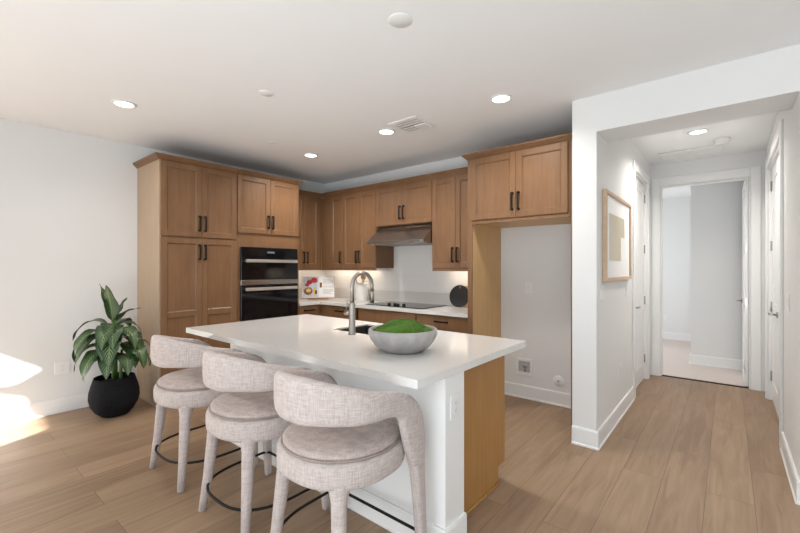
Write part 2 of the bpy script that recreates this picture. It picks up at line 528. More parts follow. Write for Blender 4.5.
# casings
def casing(name, rects):
    m = MB()
    for a, b in rects: m.box(a, b, .004)
    return struct(name, m, M['trim'])
cw = .09
casing('trim_1', [((HL, 4.93-cw, 0), (HL+.018, 4.93, 2.46+cw)), ((HL, 5.83, 0), (HL+.018, 5.83+cw, 2.46+cw)), ((HL, 4.93, 2.46), (HL+.018, 5.83, 2.46+cw)),
                  ((HL-.175, 4.93, 0), (HL-.002, 4.945, 2.46)), ((HL-.175, 5.815, 0), (HL-.002, 5.83, 2.46)), ((HL-.175, 4.945, 2.445), (HL-.002, 5.815, 2.46))])
casing('trim_2', [((-.675-cw, HE-.018, 0), (-.675, HE, 2.45+cw+.02)), ((.20, HE-.018, 0), (.20+cw, HE, 2.45+cw+.02)), ((-.675, HE-.018, 2.45), (.20, HE, 2.45+cw+.02)),
                  ((-.674, HE+.001, 0), (-.66, HE+.119, 2.45)), ((.186, HE+.001, 0), (.199, HE+.119, 2.45)), ((-.66, HE+.001, 2.435), (.186, HE+.119, 2.449))])
casing('trim_3', [((HR-.018, 4.33-cw, 0), (HR, 4.33, 2.46+cw)), ((HR-.018, 5.75, 0), (HR, 5.75+cw, 2.46+cw)), ((HR-.018, 4.33, 2.46), (HR, 5.75, 2.46+cw)),
                  ((HR+.002, 4.331, 0), (HR+.16, 4.345, 2.459)), ((HR+.002, 5.735, 0), (HR+.16, 5.749, 2.459)), ((HR+.002, 4.345, 2.445), (HR+.16, 5.735, 2.459))])
struct('trim_4', MB().box((-.66, HE+.02, 0), (.186, HE+.07, .008), .002), M['bronze'])   # threshold strip

# ------------------------------------------------------------------ interior doors
def panel_door(w, h, t=.035):
    """slab in x 0..w, y 0..t (front y=0), two recessed panels"""
    m = MB()
    m.box((0, .008, 0), (w, t-.008, h))
    st, rail, mid = .11, .13, .16
    zm = .95
    for y0, y1 in ((0, .009), (t-.009, t)):
        for a, b in (((0, 0), (st, h)), ((w-st, 0), (w, h)), ((st, 0), (w-st, .2)), ((st, h-rail), (w-st, h)), ((st, zm-mid/2), (w-st, zm+mid/2))):
            m.box((a[0], y0, a[1]), (b[0], y1, b[1]), .003)
        for z0, z1 in ((.2, zm-mid/2), (zm+mid/2, h-rail)):
            ym = .004 if y0 == 0 else t-.009
            m.box((st+.045, ym, z0+.045), (w-st-.045, ym+.005, z1-.045), .002)
    return m

def lever(d, hx, z, side, t, parent_door):
    """lever set on both faces; points to +x when side=1"""
    m = MB()
    for y, s in ((0, -1), (t, 1)):
        m.tube([(hx, y, z), (hx, y+s*.012, z)], .03, 18)
        m.tube([(hx, y+s*.012, z), (hx, y+s*.05, z), (hx+side*.012, y+s*.056, z), (hx+side*.115, y+s*.056, z)], .009, 10)
    return m.build('lever_handle', M['nickel'], parent_door)

def hinges(d, x, zs, y=-.002, edge=False):
    for z in zs:
        m = MB()
        if edge:
            m.box((-.003, .004, z-.05), (.0005, .034, z+.05), .001)
            m.tube([(-.006, .037, z-.052), (-.006, .037, z+.052)], .006, 10)
            m.build('hinge', M['handlesteel'], d)
            continue
        m.box((x-.016, y-.004, z-.05), (x+.016, y+.002, z+.05), .001)
        m.tube([(x, y-.006, z-.052), (x, y-.006, z+.052)], .007, 10)
        m.build('hinge', M['nickel'], d)
HZ = (.25, .98, 1.62, 2.25)
def door_at(name, w, h, loc, rz, hx, hs, hinge_x, label, handle=True, edge=False):
    o = panel_door(w, h).build(name, M['trim'])
    o['kind'] = 'structure'; o['label'] = label
    o.location = loc; o.rotation_euler = (0, 0, rz)
    if handle: lever(o, hx, .95, hs, .035, o)
    hinges(o, hinge_x, HZ, edge=edge)
    return o
# closed door on the hall's left wall (front faces +x): local -y -> +x means rz = +90deg, local x -> +y
door_at('door_1', .865, 2.43, (HL-.03, 4.9475, .012), PI/2, .07, 1, .862, 'closed white panel door beside the framed print')
# double closet doors on the hall's right wall (front faces -x): rz=-90, local x -> -y
door_at('door_2', .69, 2.43, (HR+.03, 5.732, .012), -PI/2, .63, -1, .003, 'closed white door at the far end of the right hall wall')
door_at('door_3', .69, 2.43, (HR+.03, 5.039, .012), -PI/2, .10, 1, .687, 'closed white door at the near end of the right hall wall', handle=False)
# bedroom door standing open, hinged at the right jamb, leaf runs into the bedroom
door_at('door_4', .83, 2.42, (.183, HE+.075, .014), PI/2, .765, -1, .003, 'white bedroom door standing open at the end of the hall', edge=True)

# ------------------------------------------------------------------ cabinets
# local frame: x along the width, front face of the carcass at y=0 looking to -y, carcass behind (y>0)
DT = .02
def shaker(x0, x1, z0, z1, mid=None, st=.057):
    m = MB()
    y0, y1 = -DT, -.001
    m.box((x0, y0, z0), (x0+st, y1, z1), .0022); m.box((x1-st, y0, z0), (x1, y1, z1), .0022)
    zs = [(z0, z0+st), (z1-st, z1)]
    if mid: zs.append((mid-st/2, mid+st/2))
    for a, b in zs: m.box((x0+st-.001, y0, a), (x1-st+.001, y1, b), .0022)
    m.box((x0+st-.004, y0+.012, z0+st-.004), (x1-st+.004, y1, z1-st+.004))
    # sloped sticking round each panel
    segs = [(z0+st, mid-st/2), (mid+st/2, z1-st)] if mid else [(z0+st, z1-st)]
    for a, b in segs:
        rows = []
        for k, y in ((-.001, y0+.0035), (.010, y0+.0125)):
            p, q, u, v = x0+st+k, x1-st-k, a+k, b-k
            rows.append([Vector((p, y, u)), Vector((q, y, u)), Vector((q, y, v)), Vector((p, y, v))])
        m.grid(rows, closed_v=True, smooth=False)
    return m

def pull(door, x, z, L=.16, vertical=True, y=-DT):
    m = MB()
    w = .0092
    if vertical:
        m.box((x-w, y-.034, z-L/2), (x+w, y-.024, z+L/2), .002)
        for s in (-1, 1): m.box((x-w, y-.028, z+s*(L/2-.006)-w), (x+w, y+.0, z+s*(L/2-.006)+w), .001)
    else:
        m.box((x-L/2, y-.034, z-w), (x+L/2, y-.024, z+w), .002)
        for s in (-1, 1): m.box((x+s*(L/2-.006)-w, y-.028, z-w), (x+s*(L/2-.006)+w, y+.0, z+w), .001)
    return m.build('handle', M['bronze'], door)

def door(cab, x0, x1, z0, z1, side, end, mid=None):
    """side: 'l'/'r' handle near that stile; end: 'b'/'t'"""
    o = shaker(x0, x1, z0, z1, mid).build('door', M['wood'], cab)
    hx = x0+.028 if side == 'l' else x1-.028
    hz = z0+.145 if end == 'b' else z1-.145
    pull(o, hx, hz)
    return o

CROWN_T = [(0, 2.487), (.004, 2.487), (.008, 2.494), (.018, 2.502), (.033, 2.518), (.038, 2.522), (.044, 2.524), (.044, 2.541), (0, 2.541)]
CROWN_U = [(0, 2.415), (.004, 2.415), (.008, 2.428), (.018, 2.448), (.028, 2.466), (.036, 2.472), (.036, 2.492), (0, 2.492)]
CROWN_F = [(a, b-.012) for a, b in CROWN_T]

def carcass(cab, x0, x1, z0, z1, depth, mat=None, name='carcass', hollow=False):
    m = MB()
    m.box((x0, 0, z0), (x1, depth, z1), .001)
    return m.build(name, mat or M['wood'], cab)

TX = -4.38     # face plane of the tall run
R90 = PI/2
# pantry
pan = thing('pantry_cabinet', 'tall brown pantry cabinet with four shaker doors beside the plant', 'cabinet', (TX, 1.522, 0), R90)
pw = .808
D_T = .615
m = MB(); m.box((.02, 0, .115), (pw, D_T, 2.489), .001); m.box((.02, .06, 0), (pw, D_T, .115))
m.build('carcass', M['wood'], pan)
m = MB(); m.box((0, .0, 0.115), (.0195, D_T, 2.489), .001); m.box((0, .06, 0), (.0195, D_T, .1145))
o = m.build('side_panel', M['woodlit'], pan); o['label'] = 'end panel facing the plant, coloured paler for grazing light'
MB().box((-.008, .06, 0), (-.0005, D_T, .02), .002).build('shoe_moulding', M['woodlit'], pan)
hx = .02+(pw-.02)/2
door(pan, .012, hx-.0015, 1.728, 2.484, 'r', 'b'); door(pan, hx+.0015, pw-.004, 1.728, 2.484, 'l', 'b')
door(pan, .012, hx-.0015, .12, 1.712, 'r', 't', .92); door(pan, hx+.0015, pw-.004, .12, 1.712, 'l', 't', .92)
MB().sweep([(0, D_T), (0, 0), (pw, 0)][::1], [(-a if False else a, b) for a, b in CROWN_T]).build('crown', M['wood'], pan)

# oven tower
ow = .865
ovc = thing('oven_cabinet', 'tall brown cabinet holding the double wall oven', 'cabinet', (TX, 1.522+pw, 0), R90)
m = MB()
x0, x1 = .002, ow
ox0, ox1, oz0, oz1 = .047, .047+.79, .60, 1.645
m.box((x0, 0, .115), (ox0-.002, D_T, 2.489)); m.box((ox1+.002, 0, .115), (x1, D_T, 2.489))
m.box((ox0-.002, 0, .115), (ox1+.002, D_T, oz0-.002)); m.box((ox0-.002, 0, oz1+.002), (ox1+.002, D_T, 2.489))
m.box((x0, .06, 0), (x1, D_T, .115))
m.build('carcass', M['wood'], ovc)
hx = ow/2
door(ovc, .010, hx-.0015, 1.812, 2.484, 'r', 'b'); door(ovc, hx+.0015, ow-.01, 1.812, 2.484, 'l', 'b')
d = MB().box((.03, -DT, .13), (ow-.03, -.001, .55), .002).build('drawer', M['wood'], ovc)
pull(d, ow/2, .46, vertical=False)
MB().sweep([(.001, 0), (ow, 0), (ow, .22)], CROWN_T).build('crown', M['wood'], ovc)

# wall oven (double)
ov = thing('wall_oven', 'black and stainless double wall oven in the tall brown cabinet', 'oven', (TX, 1.522+pw+ox0, oz0), R90)
w_, h_ = ox1-ox0, oz1-oz0
MB().box((.0, .001, 0), (w_, .5, h_)).build('body', M['black'], ov)
cp = MB().box((0, -.018, h_-.115), (w_, 0, h_), .003).build('control_panel', M['blackglass'], ov)
MB().box((w_*.5-.05, -.0195, h_-.068), (w_*.5+.05, -.0185, h_-.045)).build('display', M['display'], cp)
z_mid0, z_mid1 = 1.195-oz0, 1.255-oz0
for (a, b) in ((z_mid1+.003, h_-.118), (.02, z_mid0-.003)):
    dd = MB().box((0, -.026, a), (w_, 0, b), .004).build('oven_door', M['blackglass'], ov)
    m = MB()
    hz = b-.045
    m.box((.04, -.078, hz-.019), (w_-.04, -.055, hz+.019), .005, seg=2)
    for xx in (.06, w_-.06): m.box((xx-.012, -.06, hz-.012), (xx+.012, -.026, hz+.012), .002)
    m.build('oven_handle', M['handlesteel'], dd)
MB().box((-.004, -.03, z_mid0), (w_+.004, 0, z_mid1), .003).build('trim_band', M['steel'], ov)

# wall (upper) cabinets, left wall: face at X=-4.65
UX, UY = -4.65, 3.80
UB, UT = 1.396, 2.42
def upper(name, label, loc, rz, w, doors, depth, z0=UB, fillers=(), rail=True, crown=None, ends='m'):
    c = thing(name, label, 'cabinet', loc, rz, None)
    MB().box((0, 0, z0), (w, depth, UT), .001).build('carcass', M['wood'], c)
    for (a, b, side) in doors: door(c, a, b, z0+.004, UT-.006, side, 'b')
    if rail:
        MB().box((0, -.012, z0-.032), (w, .008, z0-.0005), .002).build('light_rail', M['wood'], c)
    MB().sweep(crown or [(0, 0), (w, 0)], CROWN_U).build('crown', M['wood'], c)
    return c
yL0 = 1.522+pw+ow+.003
wL = 3.80-yL0
upper('wall_cabinet', 'brown two door wall cabinet between the oven tower and the corner', (UX, yL0, 0), R90, wL-.0005,
      [(.004, .288, 'r'), (.292, wL-.055, 'l')], .345, crown=[(0, 0), (wL-.002, 0)])
# range wall, face at Y=3.80
upper('wall_cabinet', 'narrow one door brown wall cabinet in the corner over the counter', (UX, UY, 0), 0, .475, [(.218, .473, 'r')], .345, crown=[(.036, 0), (.475, 0)])
upper('wall_cabinet', 'brown two door wall cabinet just left of the range hood', (-4.174, UY, 0), 0, .638, [(.003, .3175, 'r'), (.3205, .635, 'l')], .345)
upper('wall_cabinet', 'short brown two door wall cabinet above the range hood', (-3.534, UY, 0), 0, .888, [(.003, .4425, 'r'), (.4455, .885, 'l')], .345, z0=1.932, rail=False)
upper('wall_cabinet', 'brown two door wall cabinet between the range hood and the fridge panel', (-2.644, UY, 0), 0, .629, [(.003, .313, 'r'), (.316, .626, 'l')], .345)

# fridge enclosure
FX0, FX1, FY = -2.012, -1.02, 3.50
fr = thing('fridge_cabinet', 'brown cabinet over the empty fridge recess with a golden side panel', 'cabinet', (FX0, FY, 0), 0)
fw = FX1-FX0+.036
FD = YB-FY-.003
MB().box((.055, 0, 1.857), (fw-.04, FD, 2.476), .001).build('carcass', M['wood'], fr)
m = MB(); m.box((0, .012, 0), (.030, FD, 2.476)); m.box((0, 0, 0), (.052, .0115, 2.476), .001)
m.build('face_panel', M['wood'], fr)
o = MB().box((.0305, .0125, 0), (.053, FD, 2.476)).build('side_panel', M['veneer'], fr); o['label'] = 'golden inner side of the left fridge panel'
MB().box((fw-.038, 0, 0), (fw-.001, FD, 2.476), .001).build('side_panel', M['wood'], fr)
o = MB().box((.055, .004, 1.843), (fw-.04, FD, 1.856)).build('underside_panel', M['veneer'], fr); o['label'] = 'golden underside of the cabinet'
MB().box((.056, -.012, 1.830), (fw-.04, .003, 1.857), .002).build('light_rail', M['wood'], fr)
door(fr, .046, fw/2-.0045, 1.869, 2.472, 'r', 'b'); door(fr, fw/2-.0015, fw-.058, 1.869, 2.472, 'l', 'b')
MB().sweep([(0, .30), (0, 0), (fw-.002, 0)], CROWN_F).build('crown', M['wood'], fr)

# base cabinets
CZ = .875
CB = .895      # underside of the back worktop
def base_cab(name, label, loc, rz, w, fronts, depth=.585):
    c = thing(name, label, 'cabinet', loc, rz)
    m = MB(); m.box((0, 0, .115), (w, depth, CB-.001)); m.box((0, .07, 0), (w, depth, .115))
    m.build('carcass', M['wood'], c)
    for (a, b, z0, z1, hnd) in fronts:
        d = MB().box((a, -DT, z0), (b, -.001, z1), .003).build('drawer', M['wood'], c)
        if hnd: pull(d, (a+b)/2, z1-.055, .16, False)
    return c
BX, BY = -4.39, 3.56
wB = BY-yL0
base_cab('base_cabinet', 'brown base cabinet under the counter beside the oven tower', (BX, yL0, 0), R90, wB, [(.004, wB-.05, .73, .882, True), (.004, wB-.05, .12, .725, False)], .60)
base_cab('base_cabinet', 'brown drawer base cabinet in the counter corner behind the faucet', (BX+.003, BY, 0), 0, .725, [(.16, .722, .70, .882, True), (.16, .722, .42, .695, True), (.16, .722, .12, .415, True)])
base_cab('base_cabinet', 'brown base cabinet beneath the black cooktop', (-3.63, BY, 0), 0, .935, [(.022, .93, .70, .882, False), (.022, .93, .42, .695, True), (.022, .93, .12, .415, True)])
base_cab('base_cabinet', 'brown drawer base cabinet beside the golden fridge panel', (-2.692, BY, 0), 0, .676, [(.006, .67, .70, .882, True), (.006, .67, .42, .695, True), (.006, .67, .12, .415, True)])

# L-shaped worktop
ct = thing('countertop', 'white quartz worktop along the back wall carrying the cooktop', 'countertop', (0, 0, CB))
TH = .04
m = MB()
L_ = [(XL+.004, yL0+.001, 0), (-4.355, yL0+.001, 0), (-4.355, 3.525, 0), (FX0-.004, 3.525, 0), (FX0-.004, YB-.004, 0), (XL+.004, YB-.004, 0)]
m.poly(L_, TH, (0, 0, 1)); m.build('slab', M['quartz'], ct)
m = MB(); m.box((XL+.004, YB-.02, TH), (FX0-.004, YB-.004, TH+.15), .002); m.box((XL+.004, yL0+.001, TH), (XL+.02, YB-.0205, TH+.15), .002)
m.build('upstand', M['quartz'], ct)
ctop = CB+TH
m = MB()
m.box((XL+.004, YB-.012, ctop+.151), (FX0-.004, YB-.001, UB-.034)); m.box((-3.53, YB-.012, UB-.034), (-2.65, YB-.001, 1.93)); m.box((XL+.001, yL0, ctop+.151), (XL+.011, YB-.013, UB-.034))
struct('wall_tile', m, M['tile'], label='white tile between worktop and wall cabinets')

# under-cabinet strip lights
def strip(label, x0, y0, x1, y1, e, wide_x=True, col=(1.0, .80, .60)):
    L = math.hypot(x1-x0, y1-y0)
    t = thing('strip_light', label, 'light', ((x0+x1)/2, (y0+y1)/2, UB-.012), math.atan2(y1-y0, x1-x0), 'strip lights under the wall cabinets')
    MB().box((-L/2, -.012, 0), (L/2, .012, .011), .001).build('housing', M['white'], t)
    MB().box((-L/2+.01, -.009, -.003), (L/2-.01, .009, -.0003)).build('lens', M['ledwarm'], t)
    light('strip_lamp', 'AREA', (0, 0, -.006), e, col, (0, 0, 0), t, shape='RECTANGLE', size=L-.02, size_y=.02)
strip('slim warm strip light under the wall cabinet above the cookbook', XL+.13, yL0+.05, XL+.13, 4.05, 0.55)
strip('slim warm strip light under the corner wall cabinets above the crock', XL+.25, YB-.10, -3.75, YB-.10, 1.2)
strip('slim warm strip light under the wall cabinet above the round board', -2.6, YB-.10, -2.04, YB-.10, 0.7)

# range hood
rh = thing('range_hood', 'stainless steel under cabinet range hood above the black cooktop', 'hood', (-3.532, 3.62, 1.697))
hw, hd = .884, YB-.004-3.62
m = MB()
prof = [(0, .0), (0, .028), (.20, .20), (.215, .232), (hd, .232), (hd, .0)]
rows = [[Vector((x, a, b)) for a, b in prof] for x in (.0, hw)]
m.grid(rows, closed_v=True, cap=True, smooth=False)
m.build('canopy', M['steel'], rh)
MB().box((-.001, -.004, -.003), (hw+.001, .012, .03), .002).build('front_lip', M['steel'], rh)
MB().box((.03, .03, -.010), (hw-.03, hd-.03, -.001), .002).build('filter', M['greyslot'], rh)
for k in range(4): MB().box((hw-.20+k*.04, -.0065, .008), (hw-.18+k*.04, -.0045, .02), .0005).build('button', M['black'], rh)

# cooktop
ck = thing('cooktop', 'black glass cooktop set into the back worktop under the hood', 'cooktop', (-3.55, 3.60, ctop))
MB().box((0, 0, .0005), (.905, .50, .009), .002).build('glass', M['blackglass'], ck)
for k in range(4):
    x, y = .36+.068*k, .055+(.03 if k % 2 else 0)
    MB().lathe([(.021, .0095), (.021, .030), (.018, .036), (.0, .0365)], 20, (x, y, 0)).build('knob', M['black'], ck)

# ------------------------------------------------------------------ island
isl = thing('island', 'kitchen island base with white knee wall and brown end panel', 'island', (0, 0, 0))
IX0, IX1 = -3.41, -1.045
PX0, PX1 = -3.14, -1.055
m = MB(); m.box((PX0, 1.62, 0), (PX1, 1.80, CZ-.001), .002)
m.build('knee_wall', M['trim'], isl)
MB().sweep([(PX0, 1.80), (PX0, 1.62), (PX1, 1.62), (PX1, 1.80)], [(0, 0), (.022, 0), (.022, .012), (.016, .018), (.016, .128), (.011, .14), (0, .14)]).build('baseboard', M['trim'], isl)
m = MB(); m.box((PX0+.02, 1.801, .115), (-2.43, 2.468, .86)); m.box((-2.43, 1.801, .115), (-1.73, 2.468, .69)); m.box((-1.73, 1.801, .115), (-1.172, 2.468, .86)); m.box((PX0+.02, 1.801, 0), (-1.172, 2.40, .115))
m.build('carcass', M['wood'], isl)
m = MB(); m.box((-1.1715, 1.801, .0), (-1.15, 2.395, .86), .001); m.box((-1.1715, 2.395, .115), (-1.15, 2.49, .86), .001)
o = m.build('end_panel', M['isl_panel'], isl); o['label'] = 'orange brown wood end panel facing the hall'
MB().box((-1.1495, 1.825, 0), (-1.138, 2.395, .018), .003).build('shoe_moulding', M['isl_panel'], isl)
nd = 4
wd = (-1.175-(PX0+.025))/nd
for k in range(nd):
    a = PX0+.025+k*wd
    t = bmesh.new()
    d = MB()
    d.box((a+.002, 2.469, .12), (a+wd-.002, 2.489, .85), .002)
    dd = d.build('door', M['wood'], isl)
    MB().box((a+(.03 if k % 2 else wd-.04), 2.51, .60), (a+(.04 if k % 2 else wd-.03), 2.525, .76), .002).build('handle', M['bronze'], dd)

it = MB()
SX0, SX1, SY0, SY1 = -2.42, -1.74, 2.09, 2.47
it.poly([(IX0, 1.385, CZ), (IX1, 1.385, CZ), (IX1, 2.59, CZ), (IX0, 2.59, CZ)], .04, (0, 0, 1), holes=([(SX0, SY0, CZ), (SX1, SY0, CZ), (SX1, SY1, CZ), (SX0, SY1, CZ)],))
o = it.build('island_countertop', M['quartz'])
tag(o, 'white quartz slab on the island with sink cutout and overhang', 'countertop')
# sink
sk = MB()
s0, s1, t0, t1 = SX0+.001, SX1-.001, SY0+.001, SY1-.001
zb, zt, w = .70, .905, .012
sk.box((s0, t0, zb), (s1, t1, zb+w)); sk.box((s0, t0, zb+w), (s0+w, t1, zt)); sk.box((s1-w, t0, zb+w), (s1, t1, zt)); sk.box((s0+w, t0, zb+w), (s1-w, t0+w, zt)); sk.box((s0+w, t1-w, zb+w), (s1-w, t1, zt))
sn = thing('sink', 'dark undermount sink in the island behind the faucet', 'sink', (0, 0, 0))
sk.build('basin', M['sinkmat'], sn)
MB().lathe([(.045, 0), (.045, .004), (.03, .002), (.0, .002)], 24, ((s0+s1)/2, (t0+t1)/2, zb+w)).build('drain', M['steel'], sn)

# faucet
fc = thing('faucet', 'brushed nickel gooseneck kitchen faucet on the island', 'faucet', (-2.135, 2.03, .915))
MB().lathe([(.030, 0), (.030, .008), (.024, .012), (.0235, .22), (.020, .235), (.0, .236)], 28).build('base', M['nickel'], fc)
pts = [(0, 0, .23), (0, 0, .34)]
R_ = .105
for k in range(0, 19):
    a = PI*k/18
    pts.append((0, R_-R_*math.cos(a), .345+R_*math.sin(a)))
pts.append((0, 2*R_, .31))
MB().tube(pts, .0155, 16).build('spout', M['nickel'], fc)
hd_ = MB().tube([(0, 2*R_, .309), (0, 2*R_, .275), (0, 2*R_, .215)], [.0165, .019, .019], 16).build('spray_head', M['nickel'], fc)
MB().box((-.006, 2*R_-.0215, .235), (.006, 2*R_-.018, .285), .001).build('button', M['black'], hd_)
m = MB(); m.tube([(-.02, 0, .155), (-.075, 0, .155)], .019, 18); m.tube([(-.058, 0, .165), (-.058, 0, .25)], [.0055, .005], 10)
m.build('lever', M['nickel'], fc)

# bowl with moss
bx, by, bz = -1.49, 1.83, .915
bowl = MB().lathe([(.0, .0), (.105, .0), (.125, .006), (.165, .035), (.195, .075), (.205, .105), (.203, .128), (.196, .133), (.188, .128), (.186, .10), (.15, .05), (.10, .03), (.0, .03)], 56, (bx, by, bz), caps=False)
o = bowl.build('bowl', M['bowl']); tag(o, 'wide grey stone bowl heaped with moss on the island', 'bowl')
mo = MB()
rows = []
rng = random.Random(3)
prof = [(.0, .182), (.03, .181), (.06, .175), (.09, .163), (.12, .148), (.15, .133), (.172, .122), (.182, .112)]
n = 72
for r, z in prof:
    rows.append([Vector((bx+max(r, .001)*math.cos(2*PI*k/n), by+max(r, .001)*math.sin(2*PI*k/n),
                 bz+z+.006*math.sin(3*2*PI*k/n+r*40)*min(1, r*12)+rng.uniform(-.0025, .0025))) for k in range(n)])
mo.grid(rows, closed_v=True, cap=False)
i = 0
for k in range(2600):   # little tufts
    a = rng.uniform(0, 2*PI); r = .178*math.sqrt(rng.random())
    for (r0, z0), (r1, z1) in zip(prof, prof[1:]):
        if r0 <= r <= r1:
            z = z0+(z1-z0)*(r-r0)/(r1-r0); break
    p = Vector((bx+r*math.cos(a), by+r*math.sin(a), bz+z-.001))
    d = Vector((rng.uniform(-1, 1)*.7, rng.uniform(-1, 1)*.7, 1)).normalized()*rng.uniform(.004, .009)
    s = Vector((rng.uniform(-1, 1), rng.uniform(-1, 1), 0)).normalized()*.0016
    vs = [mo.bm.verts.new(q) for q in (p-s, p+s, p+d)]
    mo.bm.faces.new(vs)
o = mo.build('moss_mound', M['moss']); tag(o, 'mound of bright green moss filling the grey stone bowl', 'moss', kind='stuff')

# ------------------------------------------------------------------ bar stools
def superell(a, b, n=64, p=2.3):
    out = []
    for k in range(n):
        t = 2*PI*k/n
        c, s = math.cos(t), math.sin(t)
        out.append((a*math.copysign(abs(c)**(2/p), c), b*math.copysign(abs(s)**(2/p), s)))
    return out

def make_stool():
    st = thing('bar_stool', '', 'stool', (0, 0, 0), 0, 'bar stools along the island')
    # apron (upholstered ring)
    def ring(m, prof, a, b, mat=None, cap=True, p=2.2):
        rows = []
        for off, z in prof:
            rows.append([Vector((x, y, z)) for x, y in superell(a+off, b+off, 64, p)])
        m.grid(rows, closed_v=True, cap=cap, mat=mat)
    m = MB(); ring(m, [(-.05, .500), (-.014, .502), (-.003, .512), (0, .53), (0, .585), (-.006, .602), (-.03, .612), (-.06, .612)], .292, .288)
    m.build('seat_frame', M['fabric'], st)
    m = MB(); ring(m, [(-.003, .6125), (.002, .620), (.002, .634), (-.012, .645), (-.06, .655), (-.12, .66), (-.2, .663), (-.262, .664)], .266, .266, p=2.1)
    cu = m.build('cushion', M['fabric2'], st)
    m = MB(); m.tube([(x, y, .6165) for x, y in superell(.272, .272, 72, 2.1)], .0055, 8, True)
    m.build('piping', M['pipe'], cu)
    # backrest: one swept band that turns down into the front legs
    r, xs = .283, .285
    half = [  # plan (x,y), centre z, half height, half thickness
        (-90, None, .857, .098, .028), (-75, None, .857, .098, .028), (-60, None, .853, .090, .028), (-45, None, .846, .082, .028), (-30, None, .835, .074, .028),
        (-15, None, .825, .064, .028), (0, None, .816, .054, .028)]
    ctrl = []
    for a, _, z, hh, ht in half:
        t = math.radians(a)
        ctrl.append((Vector((r*math.cos(t), r*math.sin(t), z)), hh, ht))
    for y, z, hh in ((.055, .805, .052), (.10, .785, .056), (.138, .752, .064), (.162, .705, .072), (.176, .655, .072), (.186, .60, .066), (.197, .545, .055), (.204, .50, .046)):
        ctrl.append((Vector((xs+.004*min(1, y*6), y, z)), hh, .028))
    legc = [(Vector((xs+.004, .204, .50)), .046, .028), (Vector((xs+.005, .209, .455)), .038, .028), (Vector((xs+.007, .214, .38)), .032, .027), (Vector((xs+.012, .224, .2)), .027, .024), (Vector((xs+.018, .235, 0)), .020, .020)]
    def catmull(P, k=4):
        out = []
        for i in range(len(P)-1):
            p0, p1, p2, p3 = P[max(i-1, 0)], P[i], P[i+1], P[min(i+2, len(P)-1)]
            for j in range(k):
                t = j/k
                def f(a, b, c, d): return .5*((2*b)+(-a+c)*t+(2*a-5*b+4*c-d)*t*t+(-a+3*b-3*c+d)*t*t*t)
                out.append((Vector([f(p0[0][q], p1[0][q], p2[0][q], p3[0][q]) for q in range(3)]), f(p0[1], p1[1], p2[1], p3[1]), f(p0[2], p1[2], p2[2], p3[2])))
        out.append(P[-1])
        return out
    right = catmull(ctrl)
    left = [(Vector((-p.x, p.y, p.z)), hh, ht) for p, hh, ht in right[:0:-1]]
    full = left+right
    sec = [(math.copysign(abs(math.cos(t))**.62, math.cos(t)), math.copysign(abs(math.sin(t))**.62, math.sin(t))) for t in [2*PI*(k+.5)/20 for k in range(20)]]
    def band(path):
        rows = []
        N = len(path)
        for i in range(N):
            p, hh, ht = path[i]
            t = (path[min(i+1, N-1)][0]-path[max(i-1, 0)][0]).normalized()
            if p.y <= 0:
                nrm = Vector((p.x, p.y, 0)).normalized()     # outward in plan
            else:
                nrm = Vector((1 if p.x > 0 else -1, 0, 0))
            nrm = (nrm-t*nrm.dot(t)).normalized()
            bi = nrm.cross(t).normalized()
            rows.append([p+nrm*(c*ht)+bi*(q*hh) for c, q in sec])
        m = MB(); m.grid(rows, closed_v=True, cap=True)
        return m
    band(full).build('backrest', M['fabric'], st)
    # legs
    for sx in (-1, 1):
        lp = catmull(legc)
        if sx < 0: lp = [(Vector((-p.x, p.y, p.z)), hh, ht) for p, hh, ht in lp]
        band(lp).build('leg', M['fabric'], st)
        m = MB()
        m.tube([(sx*.176, -.172, .515), (sx*.186, -.184, .485), (sx*.192, -.19, .45), (sx*.214, -.212, .2), (sx*.236, -.236, 0)], [.058, .042, .034, .027, .020], 18)
        m.build('leg', M['fabric'], st)
    # foot ring: straight bar between the front legs, rounded round the back
    pts = []
    for k in range(0, 41):
        t = PI+PI*k/40
        c, q = math.cos(t), math.sin(t)
        pts.append((.296*math.copysign(abs(c)**(2/2.7), c), .07+.335*math.copysign(abs(q)**(2/2.7), q), .16))
    for k in range(1, 6): pts.append((.296, .07+.12*k/5, .16))
    for k in range(1, 5): pts.append((.296-.03*math.sin(PI/2*k/4)**2, .19+.034*math.sin(PI/2*k/4), .16))
    for k in range(1, 12): pts.append((.266-.532*k/12, .224, .16))
    for k in range(4, 0, -1): pts.append((-.296+.03*math.sin(PI/2*k/4)**2, .19+.034*math.sin(PI/2*k/4), .16))
    for k in range(5, 0, -1): pts.append((-.296, .07+.12*k/5, .16))
    MB().tube(pts, .0075, 10, True).build('foot_ring', M['bronze'], st)
    return st
s1 = make_stool()
s1['label'] = 'oatmeal fabric bar stool nearest the plant, at the far end of the island'
s1.location = (-2.885, 1.28, 0)
for loc, lab in (((-2.115, 1.28, 0), 'oatmeal fabric bar stool between two others along the island'), ((-1.415, 1.28, 0), 'oatmeal fabric bar stool nearest the camera, below the moss bowl')):
    c = copy_tree(s1); c.location = loc; c['label'] = lab

